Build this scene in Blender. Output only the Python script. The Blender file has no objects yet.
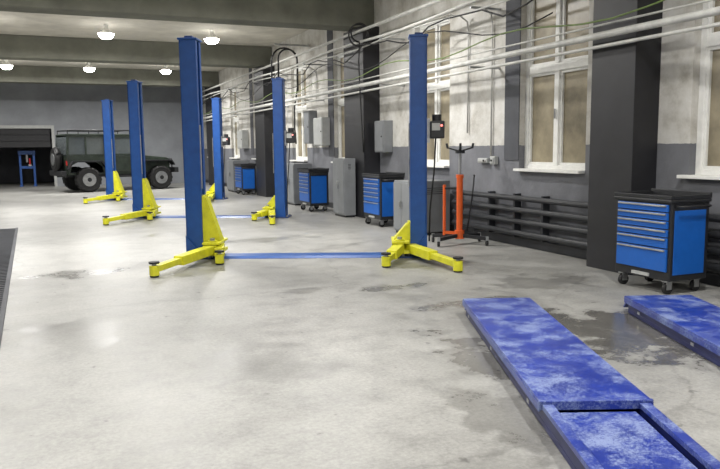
import bpy, bmesh, math, random
from mathutils import Matrix, Vector
random.seed(4)
scn=bpy.context.scene
scn.view_settings.view_transform='Standard'
# ------------------------------------------------------------ materials
def new_mat(name):
    m=bpy.data.materials.new(name); m.use_nodes=True
    nt=m.node_tree; b=nt.nodes['Principled BSDF']
    return m,nt,b
def noise(nt,scale,detail=6,rough=.6,vec=None):
    n=nt.nodes.new('ShaderNodeTexNoise'); n.inputs['Scale'].default_value=scale
    n.inputs['Detail'].default_value=detail; n.inputs['Roughness'].default_value=rough
    if vec is None:
        g=nt.nodes.new('ShaderNodeNewGeometry'); vec=g.outputs['Position']
    nt.links.new(vec,n.inputs['Vector']); return n
def ramp(nt,src,stops):
    r=nt.nodes.new('ShaderNodeValToRGB'); e=r.color_ramp.elements
    while len(e)<len(stops): e.new(.5)
    for i,(p,c) in enumerate(stops):
        e[i].position=p; e[i].color=(c[0],c[1],c[2],1) if not isinstance(c,(int,float)) else (c,c,c,1)
    nt.links.new(src,r.inputs['Fac']); return r
def mixc(nt,fac,a,b,mode='MIX'):
    m=nt.nodes.new('ShaderNodeMix'); m.data_type='RGBA'; m.blend_type=mode
    for s,v in ((m.inputs[0],fac),(m.inputs[6],a),(m.inputs[7],b)):
        if hasattr(v,'links') or hasattr(v,'node'): nt.links.new(v,s)
        elif isinstance(v,(int,float)): s.default_value=v
        else: s.default_value=(v[0],v[1],v[2],1)
    return m.outputs[2]
def math_(nt,op,a,b=None,c=None):
    m=nt.nodes.new('ShaderNodeMath'); m.operation=op
    for i,v in enumerate((a,b,c)):
        if v is None: continue
        if isinstance(v,(int,float)): m.inputs[i].default_value=v
        else: nt.links.new(v,m.inputs[i])
    return m.outputs[0]
def paint(name,col,rough=.4,metal=0,var=.25,scale=9,bump=0,spec=.5):
    m,nt,b=new_mat(name)
    n=noise(nt,scale)
    lo=[c*(1-var) for c in col]; hi=[min(1,c*(1+var*.6)) for c in col]
    r=ramp(nt,n.outputs['Fac'],[(.3,lo),(.7,hi)])
    nt.links.new(r.outputs['Color'],b.inputs['Base Color'])
    b.inputs['Roughness'].default_value=rough; b.inputs['Metallic'].default_value=metal
    b.inputs['Specular IOR Level'].default_value=spec
    if bump:
        bp=nt.nodes.new('ShaderNodeBump'); bp.inputs['Strength'].default_value=bump; bp.inputs['Distance'].default_value=.01
        n2=noise(nt,60); nt.links.new(n2.outputs['Fac'],bp.inputs['Height']); nt.links.new(bp.outputs['Normal'],b.inputs['Normal'])
    return m
BLUE=paint('lift_blue',(.012,.078,.31),.4,var=.15)
BLUED=paint('lift_blue_dark',(.008,.04,.17),.45,var=.15)
YEL=paint('lift_yellow',(.72,.70,.03),.4,var=.18)
BLACK=paint('black_rubber',(.012,.012,.013),.6)
BLACKP=paint('black_powdercoat',(.018,.019,.022),.45)
STEEL=paint('steel',(.45,.46,.47),.35,.8)
TBLUE=paint('toolbox_blue',(.01,.115,.48),.35,var=.08)
GREYC=paint('cabinet_grey',(.20,.21,.22),.5,var=.12,scale=4)
LGREY=paint('light_grey_box',(.45,.46,.45),.5,var=.1)
WHITEP=paint('white_frame_paint',(.80,.80,.77),.5,var=.1)
PIPE=paint('pipe_paint',(.58,.58,.55),.5,var=.25,scale=5)
PIPED=paint('heating_pipe_dark',(.025,.027,.032),.45)
ORANGE=paint('orange_paint',(.75,.12,.02),.4,var=.1)
PANE=paint('papered_glass',(.29,.25,.17),.35,var=.5,scale=2.2)
BEAM=paint('beam_concrete',(.17,.172,.14),.85,var=.25,scale=2,bump=.3)
PILLAR=paint('pillar_black_paint',(.016,.016,.019),.5,var=.3,scale=3)
STRIP=paint('dark_grey_paint',(.075,.078,.09),.7,var=.2,scale=3)
CARBODY=paint('car_olive_green',(.028,.04,.03),.4,var=.5,scale=5)
CARGL=paint('car_glass',(.10,.115,.12),.08,var=.1)
DARKV=paint('gate_dark',(.03,.03,.033),.7)
BACKW=paint('back_wall_paint',(.29,.305,.33),.8,var=.18,scale=1.2,bump=.1)
CEIL=paint('ceiling_paint',(.62,.59,.52),.9,var=.2,scale=1.5,bump=.1)
CABLE=paint('green_cable',(.15,.22,.06),.5)
RED=paint('red_plastic',(.6,.02,.02),.4)
def plat_mat():
    m,nt,b=new_mat('platform_blue_worn')
    n=noise(nt,70,12,.8); n3=noise(nt,4.5,8,.7)
    mul=math_(nt,'MULTIPLY',n.outputs['Fac'],n3.outputs['Fac'])
    r=ramp(nt,mul,[(.23,0.),(.265,.35),(.32,.9)])
    n2=noise(nt,3,4)
    base=ramp(nt,n2.outputs['Fac'],[(.3,(.010,.026,.21)),(.7,(.015,.042,.33))])
    c=mixc(nt,r.outputs['Color'],base.outputs['Color'],(.22,.28,.48))
    nt.links.new(c,b.inputs['Base Color'])
    rr=ramp(nt,r.outputs['Color'],[(0,.32),(1,.7)]); nt.links.new(rr.outputs['Color'],b.inputs['Roughness'])
    return m
PLAT=plat_mat()
PLATD=paint('platform_side_shaded',(.008,.014,.10),.45)  # navy platform sides, with the base shadow put into the colour
def wall_mat():
    m,nt,b=new_mat('wall_two_tone_plaster')
    g=nt.nodes.new('ShaderNodeNewGeometry'); s=nt.nodes.new('ShaderNodeSeparateXYZ')
    nt.links.new(g.outputs['Position'],s.inputs[0])
    n=noise(nt,2.2,9,.7); up=ramp(nt,n.outputs['Fac'],[(.3,(.36,.34,.30)),(.45,(.54,.525,.485)),(.6,(.65,.64,.61)),(.8,(.70,.69,.67))])
    n2=noise(nt,2,5); lo=ramp(nt,n2.outputs['Fac'],[(.3,(.13,.135,.15)),(.7,(.20,.205,.225))])
    n4=noise(nt,8,3); z=math_(nt,'MULTIPLY_ADD',n4.outputs['Fac'],.03,s.outputs['Z'])
    f=math_(nt,'GREATER_THAN',z,1.42)
    c=mixc(nt,f,lo.outputs['Color'],up.outputs['Color'])
    nt.links.new(c,b.inputs['Base Color']); b.inputs['Roughness'].default_value=.8
    bp=nt.nodes.new('ShaderNodeBump'); bp.inputs['Strength'].default_value=.3; bp.inputs['Distance'].default_value=.02
    n3=noise(nt,12); nt.links.new(n3.outputs['Fac'],bp.inputs['Height']); nt.links.new(bp.outputs['Normal'],b.inputs['Normal'])
    return m
WALL=wall_mat()
def floor_mat():
    m,nt,b=new_mat('worn_concrete_floor')
    g=nt.nodes.new('ShaderNodeNewGeometry'); pos=g.outputs['Position']
    n1=noise(nt,.7,10,.68); n2=noise(nt,3.2,13,.75); n3=noise(nt,40,6,.75)
    a=ramp(nt,n1.outputs['Fac'],[(.3,(.235,.232,.218)),(.48,(.33,.327,.31)),(.7,(.41,.406,.385))])
    s=ramp(nt,n2.outputs['Fac'],[(.3,.62),(.43,.86),(.52,1.0),(.72,1.14)])
    c=mixc(nt,1.0,a.outputs['Color'],s.outputs['Color'],'MULTIPLY')
    s3=ramp(nt,n3.outputs['Fac'],[(.3,.74),(.7,1.14)])
    c=mixc(nt,1.0,c,s3.outputs['Color'],'MULTIPLY')
    # small dark spatter
    sv=noise(nt,9,4,.5); sr=ramp(nt,sv.outputs['Fac'],[(.27,.62),(.33,1.)])
    c=mixc(nt,1.0,c,sr.outputs['Color'],'MULTIPLY')
    sp=nt.nodes.new('ShaderNodeSeparateXYZ'); nt.links.new(pos,sp.inputs[0])
    nd=noise(nt,2.6,7,.65)
    tot=None
    for (x,y,rx,ry,st) in [(3.95,4.0,.65,.65,1.),(2.60,3.85,.22,.55,.8),(3.15,6.35,.3,.14,.6),(.3,8.7,.5,.25,.55),(2.2,6.6,.25,.12,.45),(3.4,5.4,.5,.14,.6),(2.0,12,.5,.3,.45),(3.,10.6,.6,.25,.4),(1.2,4.4,.5,.4,.3),(4.6,5.9,.5,.3,.45),(.1,5.8,.3,.5,.35),(1.6,8.2,.4,.3,.4),(4.1,7.4,.5,.35,.4),(2.1,2.9,.2,.5,.5)]:
        dx=math_(nt,'DIVIDE',math_(nt,'SUBTRACT',sp.outputs['X'],x),rx)
        dy=math_(nt,'DIVIDE',math_(nt,'SUBTRACT',sp.outputs['Y'],y),ry)
        d=math_(nt,'SQRT',math_(nt,'ADD',math_(nt,'MULTIPLY',dx,dx),math_(nt,'MULTIPLY',dy,dy)))
        v=math_(nt,'SUBTRACT',1.25,d)
        v=math_(nt,'ADD',v,math_(nt,'MULTIPLY',math_(nt,'SUBTRACT',nd.outputs['Fac'],.5),4.5))
        mr=nt.nodes.new('ShaderNodeClamp'); nt.links.new(math_(nt,'MULTIPLY',v,2.5),mr.inputs[0])
        v=math_(nt,'MULTIPLY',mr.outputs[0],st)
        tot=v if tot is None else math_(nt,'MAXIMUM',tot,v)
    c=mixc(nt,tot,c,mixc(nt,1.0,c,(.36,.35,.34),'MULTIPLY'))
    vo=nt.nodes.new('ShaderNodeTexVoronoi'); vo.feature='DISTANCE_TO_EDGE'; vo.inputs['Scale'].default_value=.25
    ad=nt.nodes.new('ShaderNodeVectorMath'); ad.operation='MULTIPLY_ADD'
    nn=noise(nt,2,5); nt.links.new(nn.outputs['Color'],ad.inputs[0]); ad.inputs[1].default_value=(.5,.5,0); nt.links.new(pos,ad.inputs[2])
    nt.links.new(ad.outputs[0],vo.inputs['Vector'])
    cr=ramp(nt,vo.outputs['Distance'],[(0,.8),(.005,1.)])
    c=mixc(nt,1.0,c,cr.outputs['Color'],'MULTIPLY')
    nt.links.new(c,b.inputs['Base Color'])
    ro=ramp(nt,n2.outputs['Fac'],[(.3,.34),(.7,.55)])
    rr=mixc(nt,tot,ro.outputs['Color'],(.14,.14,.14)); nt.links.new(rr,b.inputs['Roughness'])
    bp=nt.nodes.new('ShaderNodeBump'); bp.inputs['Strength'].default_value=.15; bp.inputs['Distance'].default_value=.01
    nt.links.new(n2.outputs['Fac'],bp.inputs['Height']); nt.links.new(bp.outputs['Normal'],b.inputs['Normal'])
    return m
FLOOR=floor_mat()
def emis(name,col,st):
    m,nt,b=new_mat(name); n=noise(nt,5); r=ramp(nt,n.outputs['Fac'],[(.3,col),(.7,col)])
    nt.links.new(r.outputs['Color'],b.inputs['Emission Color']); b.inputs['Emission Strength'].default_value=st; return m
LAMP=emis('lamp_glow',(1,.98,.93),40)
REDL=emis('red_indicator',(1,.05,.02),2)
# ------------------------------------------------------------ builder
class B:
    def __init__(s,name,M=None):
        s.name=name; s.bm=bmesh.new(); s.mats=[]; s.M=M or Matrix.Identity(4)
    def mi(s,m):
        if m not in s.mats: s.mats.append(m)
        return s.mats.index(m)
    def add(s,t,mat,L=None,smooth=False):
        if L is not None: bmesh.ops.transform(t,matrix=L,verts=t.verts)
        i=s.mi(mat)
        for f in t.faces: f.material_index=i; f.smooth=smooth
        me=bpy.data.meshes.new('t'); t.to_mesh(me); t.free(); s.bm.from_mesh(me); bpy.data.meshes.remove(me)
    def box(s,x0,x1,y0,y1,z0,z1,mat,bev=0,L=None):
        t=bmesh.new(); bmesh.ops.create_cube(t,size=1)
        bmesh.ops.scale(t,vec=(x1-x0,y1-y0,z1-z0),verts=t.verts)
        bmesh.ops.translate(t,vec=((x0+x1)/2,(y0+y1)/2,(z0+z1)/2),verts=t.verts)
        if bev: bmesh.ops.bevel(t,geom=list(t.edges),offset=bev,segments=2,affect='EDGES',profile=.6)
        s.add(t,mat,L)
    def beam(s,p,q,w,h,mat,bev=0):
        p=Vector(p);q=Vector(q);d=q-p;l=d.length;z=d.normalized()
        up=Vector((0,0,1)) if abs(z.z)<.95 else Vector((0,1,0))
        x=up.cross(z).normalized(); y=z.cross(x)
        L=Matrix((x,y,z)).transposed().to_4x4(); L.translation=p
        s.box(-w/2,w/2,-h/2,h/2,0,l,mat,bev,L)
    def cyl(s,p,q,r,mat,seg=16,r2=None,smooth=True):
        p=Vector(p);q=Vector(q);d=q-p
        t=bmesh.new(); bmesh.ops.create_cone(t,cap_ends=True,segments=seg,radius1=r,radius2=r if r2 is None else r2,depth=d.length)
        L=Matrix.Translation((p+q)/2)@d.to_track_quat('Z','Y').to_matrix().to_4x4()
        s.add(t,mat,L)
    def prism(s,pts,a,b,mat,axis='y',bev=0):
        t=bmesh.new()
        def V(p,k):
            return {'y':(p[0],k,p[1]),'x':(k,p[0],p[1]),'z':(p[0],p[1],k)}[axis]
        v0=[t.verts.new(V(p,a)) for p in pts]; v1=[t.verts.new(V(p,b)) for p in pts]
        t.faces.new(v0); t.faces.new(v1[::-1])
        n=len(pts)
        for i in range(n): t.faces.new((v0[i],v1[i],v1[(i+1)%n],v0[(i+1)%n]))
        bmesh.ops.recalc_face_normals(t,faces=t.faces)
        if bev: bmesh.ops.bevel(t,geom=list(t.edges),offset=bev,segments=2,affect='EDGES',profile=.6)
        s.add(t,mat)
    def tube(s,pts,r,mat,seg=8,closed=False):
        P=[Vector(p) for p in pts]; n=len(P); t=bmesh.new(); rings=[]
        for i,p in enumerate(P):
            a=P[i-1] if (i>0 or closed) else P[i]; c=P[(i+1)%n] if (i<n-1 or closed) else P[i]
            d=(c-a).normalized(); up=Vector((0,0,1)) if abs(d.z)<.9 else Vector((0,1,0))
            x=up.cross(d).normalized(); y=d.cross(x)
            rings.append([t.verts.new(p+x*r*math.cos(k*2*math.pi/seg)+y*r*math.sin(k*2*math.pi/seg)) for k in range(seg)])
        m=n if closed else n-1
        for i in range(m):
            A=rings[i];Bn=rings[(i+1)%n]
            for k in range(seg): t.faces.new((A[k],A[(k+1)%seg],Bn[(k+1)%seg],Bn[k]))
        if not closed: t.faces.new(rings[0][::-1]); t.faces.new(rings[-1])
        bmesh.ops.recalc_face_normals(t,faces=t.faces)
        s.add(t,mat,None,True)
    def torus(s,c,axis,R,r,mat,seg=28,rs=10):
        axis=Vector(axis).normalized(); u=axis.orthogonal().normalized(); w=axis.cross(u)
        s.tube([Vector(c)+u*R*math.cos(i*2*math.pi/seg)+w*R*math.sin(i*2*math.pi/seg) for i in range(seg)],r,mat,rs,True)
    def done(s):
        me=bpy.data.meshes.new(s.name); s.bm.to_mesh(me); s.bm.free()
        for m in s.mats: me.materials.append(m)
        o=bpy.data.objects.new(s.name,me); scn.collection.objects.link(o); o.matrix_world=s.M; return o
def T(x,y,z=0,deg=0): return Matrix.Translation((x,y,z))@Matrix.Rotation(math.radians(deg),4,'Z')
# ------------------------------------------------------------ room
XR=6.0; XL=-4.0; YB=30.5; YF=-4.0; ZC=4.28; ZB=3.72
b=B('floor'); b.box(XL-.3,XR+.4,YF-.3,YB+4.3,-.2,0,FLOOR); b.done()
b=B('ceiling'); b.box(XL-.3,XR+.4,YF-.3,YB+.3,ZC,ZC+.2,CEIL); b.done()
SILL=1.05; WT=3.5
P0=5.82; PER=7.06
wins=[]
for k in range(-1,4):
    o=k*PER
    for a,c in ((6.95,8.3),(10.2,11.4)):
        if a+o>YF+.5 and c+o<YB-.4: wins.append((a+o,c+o))
wins=[w for w in wins if not 2.5<w[0]<5]+[(3.85,5.4)]
wins.sort()
b=B('wall_right')
b.box(XR,XR+.4,YF,YB,0,SILL,WALL); b.box(XR,XR+.4,YF,YB,WT,ZC,WALL)
y=YF
for a,c in wins:
    b.box(XR,XR+.4,y,a,SILL,WT,WALL); y=c
b.box(XR,XR+.4,y,YB,SILL,WT,WALL); b.done()
b=B('wall_left'); b.box(XL-.3,XL,YF,YB,0,ZC,WALL); b.done()
b=B('wall_front'); b.box(XL-.3,XR+.4,YF-.3,YF,0,ZC,WALL); b.done()
gx0,gx1,gz=-2.9,.1,2.25
b=B('wall_back'); b.box(XL-.3,gx0,YB,YB+.3,0,ZC,BACKW); b.box(gx1,XR+.4,YB,YB+.3,0,ZC,BACKW); b.box(gx0,gx1,YB,YB+.3,gz,ZC,BACKW)
b.box(gx0-.6,gx0-.4,YB+.3,YB+4.3,0,2.8,DARKV); b.box(gx1+.4,gx1+.6,YB+.3,YB+4.3,0,2.8,DARKV); b.box(gx0-.6,gx1+.6,YB+4.1,YB+4.3,0,2.8,STRIP); b.box(gx0-.6,gx1+.6,YB+.3,YB+4.3,2.8,3.0,DARKV)
b.done()
b=B('door_1')
for i in range(3): b.box(gx0+.06,gx1-.06,YB+.06,YB+.1,gz-.24*(i+1),gz-.24*(i+1)+.23,DARKV,.01)
b.box(gx0-.1,gx1+.1,YB-.03,YB-.001,gz,gz+.12,LGREY); b.box(gx1,gx1+.1,YB-.03,YB-.001,0,gz,LGREY); b.box(gx0-.1,gx0,YB-.03,YB-.001,0,gz,LGREY)
b.cyl((gx0+.05,YB+.18,gz-.12),(gx1-.05,YB+.18,gz-.12),.1,STRIP,16)
b.done()
b=B('workshop_press',T(-.85,31.3,0,0))
for sx in (-.25,.25): b.box(sx-.04,sx+.04,-.04,.04,0.03,1.35,BLUE,.005); b.box(sx-.06,sx+.06,-.28,.28,0.001,.05,BLUE,.005)
b.box(-.31,.31,-.06,.06,1.25,1.4,BLUE,.005); b.box(-.27,.27,-.08,.08,.7,.8,BLUE,.005); b.cyl((0,0,.95),(0,0,1.25),.05,STEEL,14); b.cyl((.1,-.1,.85),(.1,-.1,1.1),.03,RED,12); b.beam((.1,-.1,.8),(.1,-.1,.86),.1,.1,STEEL)
b.done()
for i,(a,c) in enumerate(wins):
    b=B('window_%d'%(i+1)); x=XR+.11; fw=.07
    b.box(x+.03,x+.05,a+.02,c-.02,SILL+.02,WT-.02,PANE)
    for (y0,y1) in ((a,a+fw),(c-fw,c)): b.box(x-.02,x+.08,y0,y1,SILL,WT,WHITEP,.008)
    for (z0,z1) in ((SILL,SILL+.09),(WT-fw,WT),(2.36,2.46)): b.box(x-.02,x+.08,a+fw,c-fw,z0,z1,WHITEP,.008)
    m=(a+c)/2; b.box(x-.03,x+.07,m-.045,m+.045,SILL+.09,2.36,WHITEP,.008); b.box(x-.03,x+.07,m-.03,m+.03,2.46,WT-fw,WHITEP,.008)
    for s0,s1 in ((a+fw,m-.045),(m+.045,c-fw)):
        for z0,z1 in ((SILL+.09,2.36),(2.46,WT-fw)):
            for q in ((s0,s0+.035,z0,z1),(s1-.035,s1,z0,z1)): b.box(x,x+.05,q[0],q[1],q[2],q[3],WHITEP)
            b.box(x,x+.05,s0+.035,s1-.035,z0,z0+.035,WHITEP); b.box(x,x+.05,s0+.035,s1-.035,z1-.035,z1,WHITEP)
    b.cyl((x-.05,m,1.75),(x-.05,m,1.87),.012,STEEL,8)
    b.box(XR-.10,x-.02,a-.06 if 3<a<5 else a,c+.06 if 3<a<5 else c,SILL-.0,SILL+.035,WHITEP,.006)
    b.done()
n=0
for a,c in wins:
    if abs((a-6.95)%PER)<.01 or abs((a-6.95)%PER-PER)<.01:
        n+=1; b=B('trim_%d'%n); b.box(XR-.015,XR-.001,c+.0,c+.34,1.2,ZC-.01,STRIP); b.done()
for k in range(-1,4):
    y0=P0+PER*k
    w=.66 if k==0 else 1.0
    if y0<YF: continue
    b=B('pillar'); b.box(5.65,XR-.001,y0,y0+w,0,ZB-.002,PILLAR,.008); b.done()
    yc=y0+w/2
    b=B('ceiling_beam'); b.box(XL+.001,XR-.001,yc-.28,yc+.28,ZB,ZC-.001,BEAM,.02); b.done()
b=B('baseboard_right')
for k in range(-1,4):
    y0=P0+PER*k+(.66 if k==0 else 1.0)+.01; y1=min(P0+PER*(k+1)-.01,YB-.01)
    b.box(XR-.02,XR-.001,max(y0,YF+.01),y1,0.001,.12,PIPED)
b.done()
# ------------------------------------------------------------ pipework along wall
ys=[YF+.1]+[y for y in range(-3,30)]+[YB-.05]
b=B('wall_pipework')
def run(x,zf,r,mat=PIPE,step=1):
    b.tube([(x,y,zf(y)) for y in ys],r,mat,10)
run(5.52,lambda y:2.57,.038); run(5.56,lambda y:2.46,.02)
run(5.52,lambda y:3.38+.03*math.sin(y),.024); run(5.56,lambda y:3.3+.03*math.sin(y*1.3),.014); run(5.6,lambda y:3.62,.03)
run(5.57,lambda y:2.69,.012)
b.tube([(5.5,y/2,3.2+.10*math.sin(y*1.1)+.05*math.sin(y*2.3)) for y in range(-6,58)],.012,BLACK)
b.tube([(5.48,y/2,2.78+.07*math.sin(y*.9)) for y in range(10,58)],.01,CABLE)
b.tube([(5.5,y/2,3.0+.16*math.sin(y*.7)) for y in range(14,58)],.009,BLACK)
for y in (1.5,4.6,8.8,11.8,16,18.7,23,29):
    for z in (2.56,3.38): b.box(5.5,XR-.001,y-.015,y+.015,z-.07,z-.04,STEEL)
b.torus((5.5,12.7,3.55),(0,1,.2),.17,.016,BLACK); b.torus((5.48,12.68,3.5),(0.1,1,.1),.2,.016,BLACK)
b.tube([(5.5,12.7,3.4),(5.5,12.75,3.),(5.52,12.72,2.2),(5.56,12.74,1.6),(5.58,12.74,1.3)],.015,BLACK)
def reel_arc(cx,cy,cz,R,r):
    pts=[(cx-R,cy,cz-.5)]+[(cx-R*math.cos(t*math.pi/10),cy,cz+R*math.sin(t*math.pi/10)) for t in range(11)]+[(cx+R,cy,cz-.7)]
    b.tube(pts,r,BLACK)
reel_arc(5.45,17.0,3.55,.24,.022); reel_arc(5.4,17.1,3.5,.33,.02)
b.box(5.1,5.98,16.9,16.96,3.86,3.9,STEEL)
b.tube([(5.69,17.0,2.9),(5.6,17.0,2.4),(5.6,17.02,1.9),(5.62,17.,1.5)],.02,BLACK)
b.done()
for y,z0,z1 in ((8.95,1.25,3.36),(9.6,1.6,3.36),(16.4,2.5,3.3)):
    q=B('conduit_drop'); q.tube([(5.97,y,z0),(5.97,y,z1-.25),(5.95,y,z1-.08),(5.82,y,z1),(5.64,y,z1)],.014,PIPE); q.done()
def register(y0,y1):
    b=B('heating_register'); zs=(.2,.36,.52,.68)
    for z in zs: b.cyl((5.88,y0,z),(5.88,y1,z),.038,PIPED,12)
    for y in (y0+.06,y1-.06): b.cyl((5.88,y,0.002),(5.88,y,.76),.025,PIPED,10)
    for y in (y0+1.0,(y0+y1)/2,y1-1.0): b.box(5.87,5.979,y-.02,y+.02,.14,.74,PIPED)
    b.done()
register(6.6,9.85); register(.2,5.6)
# ------------------------------------------------------------ lamps
def lamp(x,y,p):
    b=B('ceiling_lamp',T(x,y,0))
    b.cyl((0,0,4.16),(0,0,ZC-.001),.05,WHITEP,16); b.cyl((0,0,4.07),(0,0,4.16),.17,WHITEP,28,.1)
    b.cyl((0,0,4.0),(0,0,4.069),.15,LAMP,28,.18); b.cyl((0,0,3.96),(0,0,4.0),.09,LAMP,28,.15)
    o=b.done()
    l=bpy.data.lights.new('lamp_light','AREA'); l.shape='DISK'; l.size=.34; l.energy=p; l.color=(1,.98,.95)
    lo=bpy.data.objects.new('lamp_light',l); scn.collection.objects.link(lo); lo.location=(0,0,3.94); lo.parent=o
for y,p in ((-2,75),(3.3,82),(10.3,130),(17.9,145),(25.5,150)):
    for x in (-1.1,1.35,3.8): lamp(x,y,p)
# ------------------------------------------------------------ two post lifts
def lift(pl,pr,arms,mirror=0):
    pl=Vector(pl);pr=Vector(pr); d=pr-pl; L=d.length; ang=math.degrees(math.atan2(d.y,d.x))
    b=B('two_post_car_lift',T(pl.x,pl.y,0,ang))
    for s,x0,(A,C,gh) in ((1,0,arms[0]),(-1,L,arms[1])):
        X=lambda v:x0+s*v
        def bx(a,c,y0,y1,z0,z1,m,bev=0.004):
            b.box(min(X(a),X(c)),max(X(a),X(c)),y0,y1,z0,z1,m,bev)
        H=2.75
        bx(-.18,.24,-.22,.22,0.001,.02,BLUED)
        bx(-.11,-.085,-.13,.13,.02,H,BLUE)
        bx(-.11,.09,-.13,-.11,.02,H,BLUE); bx(-.11,.09,.11,.13,.02,H,BLUE)
        bx(.08,.1,-.13,-.05,.02,H,BLUE); bx(.08,.1,.05,.13,.02,H,BLUE)
        bx(-.085,.05,-.045,.045,.1,H-.05,BLUED)
        bx(-.125,.115,-.145,.145,H,H+.025,BLUE)
        bx(-.06,.04,-.05,.05,H+.025,H+.06,BLUED)
        for yy in (-.18,.18):
            for xx in (-.15,.19): b.cyl((X(xx),yy,.02),(X(xx),yy,.05),.018,STEEL,6)
        for yy in (-.15,.15): b.prism([(X(-.11),.02),(X(.09),.02),(X(.09),.06),(X(-.11),.3)],yy-.01,yy+.01,BLUE)
        bx(.05,.13,-.10,.10,.1,gh+.03,YEL,.008)
        for yy in (-.09,.09): b.prism([(X(.1),.1),(X(.33),.1),(X(.33),.2),(X(.135),gh),(X(.1),gh)],yy-.012,yy+.012,YEL)
        b.prism([(X(.32),.1),(X(.335),.2),(X(.15),gh),(X(.135),gh),(X(.30),.2),(X(.30),.1)],-.09,.09,YEL)
        bx(.12,.34,-.26,.26,.06,.1,YEL,.006); bx(.12,.34,-.26,.26,.19,.22,YEL,.006)
        for i,e in enumerate((A,C)):
            yy=-.19 if i==0 else .19
            px,py=X(.24),yy
            b.cyl((px,py,.05),(px,py,.24),.06,YEL,20); b.cyl((px,py,.24),(px,py,.27),.03,STEEL,12)
            ex,ey=x0+e[0],e[1]
            p=Vector((px,py,.13)); q=Vector((ex,ey,.09)); m=p.lerp(q,.62)
            b.beam(p,m,.13,.11,YEL,.01); b.beam(p.lerp(q,.55),q,.09,.07,YEL,.008)
            b.cyl((ex,ey,.02),(ex,ey,.13),.055,YEL,16); b.cyl((ex,ey,.13),(ex,ey,.15),.025,STEEL,14)
            b.cyl((ex,ey,.15),(ex,ey,.172),.058,BLACK,20); b.cyl((ex,ey,.003),(ex,ey,.02),.05,BLACK,16)
        b.cyl((X(.115),-.12,.9),(X(.115),-.12,1.7),.008,STEEL,8)
    b.box(L+.15,L+.33,-.14,.1,1.5,1.72,BLACKP,.02); b.cyl((L+.24,-.02,1.72),(L+.24,-.02,1.8),.06,BLACKP,16); b.box(L+.11,L+.15,-.06,.06,1.45,1.75,STEEL)
    b.box(L+.17,L+.27,-.155,-.139,1.6,1.69,LGREY); b.cyl((L+.29,-.14,1.66),(L+.29,-.15,1.66),.015,REDL,12)
    b.tube([(L+.22,-.1,1.5),(L+.2,-.12,1.1),(L+.15,-.11,.6),(L+.14,-.1,.2)],.01,BLACK)
    b.prism([(-.19,.003),(.19,.003),(.12,.028),(-.12,.028)],.28,L-.28,BLUE,'x')
    b.done()
LA=((-.12,-1.45),(.42,-.62),.78)
lift((1.70,9.3),(4.3,8.1),(LA,((-.42,-.9),(.38,-1.25),.42)))
lift((1.66,15.35),(4.28,14.0),(LA,((-.4,-.75),(.1,-1.5),.42)))
lift((1.55,21.3),(4.3,19.9),(LA,((-.4,-.75),(.1,-1.5),.42)))
# ------------------------------------------------------------ roller tool cabinets
def toolbox(x0,y0,w=.70,d=.48,h=.93,deg=0):
    b=B('roller_tool_cabinet',T(x0,y0,0,deg))
    z0=.13
    b.box(.02,d,0.0,w,z0,h-.06,BLACKP,.012)
    b.box(.05,d-.05,-.006,.0,z0+.06,h-.14,TBLUE,.003); b.box(.05,d-.05,w,w+.006,z0+.06,h-.14,TBLUE,.003)
    b.box(-.01,d+.01,-.015,w+.015,h-.07,h-.035,BLACKP,.012)
    b.box(-.01,.012,-.015,w+.015,h-.035,h,BLACKP,.006); b.box(d-.012,d+.01,-.015,w+.015,h-.035,h+.02,BLACKP,.006)
    b.box(.012,d-.012,-.015,.005,h-.035,h,BLACKP,.004); b.box(.012,d-.012,w-.005,w+.015,h-.035,h,BLACKP,.004)
    hs=[.075,.075,.075,.075,.1,.22]; z=h-.085
    for q in hs:
        b.box(0.0,.02,.035,w-.035,z-q+.008,z,TBLUE,.004)
        b.box(-.014,.0,.05,w-.05,z-.022,z-.006,STEEL,.003)
        z-=q+.003
    b.box(.0,.02,w*.35,w*.65,z0+.02,z0+.05,LGREY)
    b.tube([(.06,-.0,h-.1),(.06,-.06,h-.1),(d-.06,-.06,h-.1),(d-.06,0,h-.1)],.011,BLACKP)
    for xx in (.07,d-.07):
        for yy in (.07,w-.07):
            b.box(xx-.04,xx+.04,yy-.03,yy+.03,z0-.012,z0,STEEL)
            for o in (-.022,.022): b.box(xx-.03,xx+.03,yy+o-.003,yy+o+.003,.045,z0-.01,STEEL)
            b.cyl((xx,yy-.017,.056),(xx,yy+.017,.056),.054,BLACK,20)
    b.done()
toolbox(5.17,4.83,.70,.49)
toolbox(5.22,11.25,.72,.48)
toolbox(5.15,14.75,.7,.46)
toolbox(5.25,21.2,.8,.46)
def cabinet(x0,x1,y0,y1,h,name='metal_cabinet'):
    b=B(name); b.box(x0+.02,x1,y0,y1,.04,h,GREYC,.008); m=(y0+y1)/2
    b.box(x0,x0+.02,y0+.01,m-.004,.07,h-.03,GREYC,.004); b.box(x0,x0+.02,m+.004,y1-.01,.07,h-.03,GREYC,.004)
    b.box(x0-.02,x0,m-.04,m-.02,h*.5,h*.62,STEEL,.003); b.box(x0-.02,x0,m+.02,m+.04,h*.5,h*.62,STEEL,.003)
    b.box(x0+.04,x1-.02,y0+.02,y1-.02,0.001,.04,BLACKP)
    for i in range(4): b.box(x0+.1,x1-.1,y0-.004,y0,h-.12-i*.03,h-.11-i*.03,BLACKP)
    b.done()
cabinet(5.12,5.85,9.92,10.5,.86); cabinet(5.34,5.6,13.2,13.8,1.18)
cabinet(5.4,5.88,16.6,17.3,1.02); cabinet(5.35,5.88,22.6,23.6,1.02)
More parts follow.
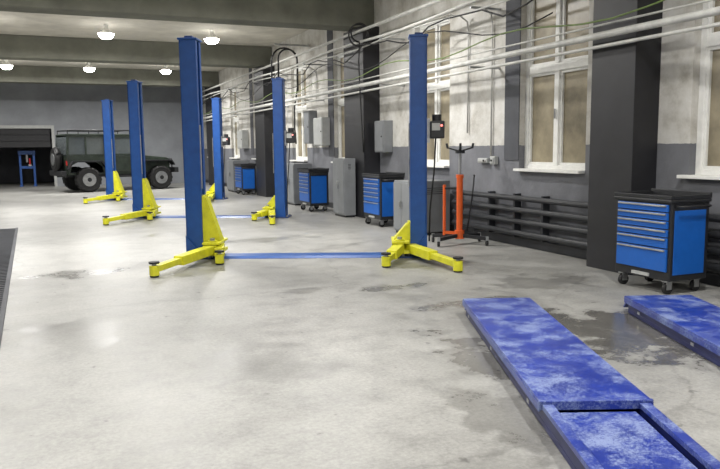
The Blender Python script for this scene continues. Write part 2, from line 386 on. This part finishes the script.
def wallbox(y0,y1,z0,z1,mat=LGREY,x0=5.8,nm='electrical_box',xb=5.999):
    b=B(nm); b.box(x0,xb,y0,y1,z0,z1,mat,.01); b.box(x0-.012,x0,y0+.02,y1-.02,z0+.02,z1-.02,mat,.004)
    b.cyl((x0-.025,y0+.06,(z0+z1)/2),(x0-.012,y0+.06,(z0+z1)/2),.015,BLACK,10); b.done()
wallbox(12.3,12.7,1.3,1.9,GREYC); wallbox(15.6,16.2,1.45,2.1); wallbox(16.5,16.9,1.5,2.3,GREYC); wallbox(18.9,19.4,1.4,1.9)
wallbox(23.1,23.8,1.4,2.0)
wallbox(8.80,8.92,1.13,1.25,LGREY,5.93,'wall_socket'); wallbox(9.0,9.25,1.15,1.22,LGREY,5.93,'wall_socket')
# ------------------------------------------------------------ transmission jack
b=B('transmission_jack',T(5.35,8.8,0,-20))
for a in (35,145,215,325):
    c,s_=math.cos(math.radians(a)),math.sin(math.radians(a))
    b.beam((0,0,.13),(c*.42,s_*.42,.1),.05,.05,BLACKP,.005)
    b.box(c*.42-.02,c*.42+.02,s_*.42-.02,s_*.42+.02,.07,.13,STEEL)
    b.cyl((c*.42-.015,s_*.42,.042),(c*.42+.015,s_*.42,.042),.04,BLACK,16)
b.cyl((0,0,.08),(0,0,.2),.07,ORANGE,20); b.cyl((0,0,.2),(0,0,.95),.045,ORANGE,20); b.cyl((0,0,.95),(0,0,1.0),.055,ORANGE,20)
b.cyl((0,0,1.0),(0,0,1.3),.022,STEEL,14); b.cyl((0,0,1.3),(0,0,1.34),.07,BLACKP,16)
for a in (20,140,260):
    c,s_=math.cos(math.radians(a)),math.sin(math.radians(a))
    b.beam((0,0,1.33),(c*.2,s_*.2,1.38),.035,.02,BLACKP); b.beam((c*.2,s_*.2,1.37),(c*.22,s_*.22,1.44),.03,.02,BLACKP)
b.cyl((-.2,.12,.12),(-.2,.12,.85),.022,ORANGE,12); b.beam((-.2,.12,.16),(0,0,.16),.04,.04,ORANGE); b.beam((-.2,.12,.8),(0,0,.8),.03,.03,BLACKP)
b.beam((0.02,0,.25),(.2,-.06,.2),.04,.05,BLACKP); b.tube([(.1,-.05,.2),(.16,-.1,.7),(.18,-.12,1.0)],.012,BLACKP)
b.done()
# ------------------------------------------------------------ scissor lift platforms
def platform(x,y,ang):
    b=B('scissor_lift_platform',T(x,y,0,ang))
    w=.56; L=2.42; L2=4.6
    b.box(.02,w-.02,-L2,-.03,0.002,.035,PLATD,.004)
    for x0 in (.02,w-.06): b.box(x0,x0+.04,-L2,-.03,.035,.1,PLATD,.004)
    b.prism([(-.03,.1),(-L+.0,.1),(-L,.14),(-.0,.14),(.02,.125),(.0,.1)],0,w,PLAT,'x',.004)
    b.box(-.004,.006,-L,-.0,.085,.125,PLAT); b.box(w-.006,w+.004,-L,-.0,.085,.125,PLAT)
    b.box(-.006,w+.006,-L-.012,-L+.01,.095,.142,PLAT,.004)
    b.prism([(-.02,.141),(.0,.141),(.1,.03),(.09,.02),(-.02,.125)],.03,w-.03,PLAT,'x')
    b.box(.085,w-.085,-L2+.5,-L-.02,.06,.088,PLAT,.004)
    for x0 in (.01,w-.065): b.box(x0,x0+.055,-L2,-L-.015,.1,.128,PLAT,.004)
    b.prism([(-L2+.5,.086),(-L2+.5,.06),(-L2-.02,.004),(-L2-.05,.004)],.085,w-.085,PLAT,'x')
    b.cyl((.03,-.35,.06),(w-.03,-.35,.06),.02,STEEL,10)
    for yy in (-.3,-1.2,-2.2):
        for xx in (-.004,w+.001): b.box(xx,xx+.003,yy-.02,yy+.02,.05,.07,STEEL)
    b.done()
ang=-math.degrees(math.atan2(.94,2.26))
platform(3.09,5.02,ang); platform(4.36,4.52,ang)
# ------------------------------------------------------------ drain grate
b=B('floor_drain_grate',T(-.61,14.3,0,1.33))
x0,x1,y0,y1=-.62,0,-16.5,0
b.box(x0,x1,y0,y1,0.001,.004,BLACK)
for xx in (x0,(x0+x1)/2-.02,x1-.04): b.box(xx,xx+.04,y0,y1,.004,.016,STRIP)
yy=y0
while yy<y1-.02:
    b.box(x0+.04,x1-.04,yy,yy+.03,.004,.014,STRIP); yy+=.11
b.done()
# ------------------------------------------------------------ off-road car
def car(x,y,deg):
    b=B('off_road_car',T(x,y,0,deg))
    W=.78; wb=2.5; R=.42
    for wx in (0,wb):
        for sy in (-1,1):
            yc=sy*(W-.04)
            b.cyl((wx,yc-.13,R),(wx,yc+.13,R),R-.06,BLACK,28); b.torus((wx,yc-.07,R),(0,1,0),R-.07,.07,BLACK,28,10); b.torus((wx,yc+.07,R),(0,1,0),R-.07,.07,BLACK,28,10)
            b.cyl((wx,yc+sy*.1,R),(wx,yc+sy*.15,R),.22,STEEL,20); b.cyl((wx,yc+sy*.15,R),(wx,yc+sy*.17,R),.07,BLACKP,12)
            for k in range(18):
                a=k*math.pi/9; cx,cz=wx+math.cos(a)*(R-.02),R+math.sin(a)*(R-.02)
                if cz-.03>0.01: b.box(-.035,.035,yc-.13,yc+.13,-.012,.012,BLACK,0,Matrix.Translation((cx,0,cz))@Matrix.Rotation(-a+math.pi/2,4,'Y'))
        b.cyl((wx,-W+.1,R),(wx,W-.1,R),.05,BLACKP,12)
    for sy in (-.4,.4): b.beam((-.7,sy,.55),(wb+.55,sy,.55),.08,.12,BLACKP)
    side=[(-.62,.62),(-.55,.62),(-.5,.9),(-.3,1.0),(.3,1.0),(.5,.85),(.56,.58),(1.75,.58),(1.85,.62),(1.85,1.2),(-.62,1.22)]
    for yy in (-W+.08,W-.12): b.prism(side,yy,yy+.04,CARBODY)
    b.box(-.62,1.85,-W+.1,W-.1,.58,.64,CARBODY); b.box(-.64,-.6,-W+.1,W-.1,.62,1.22,CARBODY)
    for sy in (-1,1):
        ya,yb=sorted((sy*(W-.09),sy*(W-.065)))
        b.box(.66,1.66,ya,yb,.66,1.19,CARBODY,.01); ya,yb=sorted((sy*(W-.065),sy*(W-.045))); b.box(.72,.84,ya,yb,1.05,1.09,STEEL)
        for zz in (.8,1.1): b.box(1.64,1.72,ya,yb,zz,zz+.05,BLACKP)
        yc=sy*(W-.14)
        b.beam((-.6,yc,1.2),(-.56,yc,1.88),.06,.07,CARBODY); b.beam((.62,yc,1.2),(.62,yc,1.88),.05,.09,CARBODY); b.beam((.0,yc,1.2),(.0,yc,1.88),.05,.05,CARBODY)
        b.beam((-.58,yc,1.87),(1.6,yc,1.87),.06,.09,CARBODY); b.beam((-.58,yc,1.24),(1.75,yc,1.24),.04,.05,CARBODY)
        b.prism([(-.56,1.24),(1.74,1.24),(1.57,1.84),(-.54,1.84)],yc-.006,yc+.006,CARGL)
    b.box(-.6,-.58,-W+.16,W-.16,1.24,1.84,CARGL); b.box(-.6,1.66,-W+.1,W-.1,1.88,1.94,CARBODY,.02)
    b.prism([(1.78,.62),(1.78,1.2),(2.1,1.2),(2.85,1.12),(2.95,1.08),(2.97,.62)],-.52,.52,CARBODY,'y',.03)
    for k in range(7): b.box(2.965,2.985,-.27+k*.09-.018,-.27+k*.09+.018,.72,1.0,BLACK)
    for sy in (-.4,.4): b.cyl((2.96,sy,.9),(3.0,sy,.9),.09,LGREY,20)
    for sy in (-1,1):
        y0_,y1_=(sy*.5,sy*(W+.1)); ya,yb=min(y0_,y1_),max(y0_,y1_)
        b.prism([(1.8,.75),(1.95,1.0),(2.9,1.0),(3.02,.85),(3.02,.88),(2.92,1.04),(1.93,1.04),(1.76,.78)],ya,yb,BLACKP)
        ya,yb=sorted((sy*(W-.1),sy*(W+.1)))
        b.prism([(-.62,.75),(-.48,1.0),(.45,1.0),(.6,.75),(.64,.78),(.48,1.05),(-.5,1.05),(-.66,.78)],ya,yb,BLACKP)
        b.beam((.55,sy*W,.5),(1.85,sy*W,.5),.08,.06,BLACKP)
    b.box(3.05,3.2,-.75,.75,.58,.76,BLACKP,.02); b.beam((2.9,-.4,.62),(3.1,-.4,.65),.08,.1,BLACKP); b.beam((2.9,.4,.62),(3.1,.4,.65),.08,.1,BLACKP)
    b.tube([(3.12,-.35,.76),(3.12,-.3,1.05),(3.12,.3,1.05),(3.12,.35,.76)],.03,BLACKP)
    b.box(-.85,-.68,-.75,.75,.55,.72,BLACKP,.02)
    for sy in (-.66,.66): b.beam((1.8,sy,1.18),(1.6,sy,1.85),.06,.05,CARBODY)
    b.beam((1.6,-.68,1.85),(1.6,.68,1.85),.05,.06,CARBODY); b.beam((1.8,-.68,1.2),(1.8,.68,1.2),.05,.06,CARBODY)
    b.prism([(1.79,1.2),(1.8,1.2),(1.61,1.84),(1.6,1.84)],-.63,.63,CARGL)
    for sy in (-.6,.6): b.tube([(-.55,sy,2.06),(1.55,sy,2.06)],.022,BLACKP)
    for k in range(8): b.cyl((-.55+k*.3,-.6,2.06),(-.55+k*.3,.6,2.06),.013,BLACKP,8)
    for k in range(4):
        for sy in (-.6,.6): b.cyl((-.55+k*.69,sy,1.93),(-.55+k*.69,sy,2.06),.015,BLACKP,8)
    b.cyl((-.9,0,1.1),(-.7,0,1.1),R-.06,BLACK,28); b.torus((-.8,0,1.1),(1,0,0),R-.09,.09,BLACK,28); b.cyl((-.92,0,1.1),(-.9,0,1.1),.2,STEEL,20); b.box(-.72,-.6,-.1,.1,1.0,1.2,BLACKP)
    for sy in (-.68,.68): b.box(-.66,-.64,sy-.05,sy+.05,.9,1.05,RED)
    b.tube([(1.85,-.6,1.05),(1.9,-.72,1.2),(1.9,-.72,1.95)],.035,BLACKP)
    b.box(1.72,1.76,-.92,-.72,1.2,1.38,BLACKP,.01)
    b.done()
car(.95,26.3,14)
# ------------------------------------------------------------ world + camera
w=bpy.data.worlds.new('world'); scn.world=w; w.use_nodes=True
w.node_tree.nodes['Background'].inputs[0].default_value=(.6,.65,.7,1); w.node_tree.nodes['Background'].inputs[1].default_value=.15
f=713.0; p=math.atan(87.2/f); psi=math.atan(309.3/math.hypot(f,87.2)); r=math.radians(.6)
F=Vector((math.sin(psi)*math.cos(p),math.cos(psi)*math.cos(p),-math.sin(p))); R_=Vector((math.cos(psi),-math.sin(psi),0)); U=R_.cross(F)
R2=R_*math.cos(r)-U*math.sin(r); U2=U*math.cos(r)+R_*math.sin(r)
cd=bpy.data.cameras.new('camera'); cd.sensor_width=36; cd.lens=f/720*36; co=bpy.data.objects.new('camera',cd); scn.collection.objects.link(co)
M=Matrix((R2,U2,-F)).transposed().to_4x4(); M.translation=(0,0,1.4); co.matrix_world=M; scn.camera=co
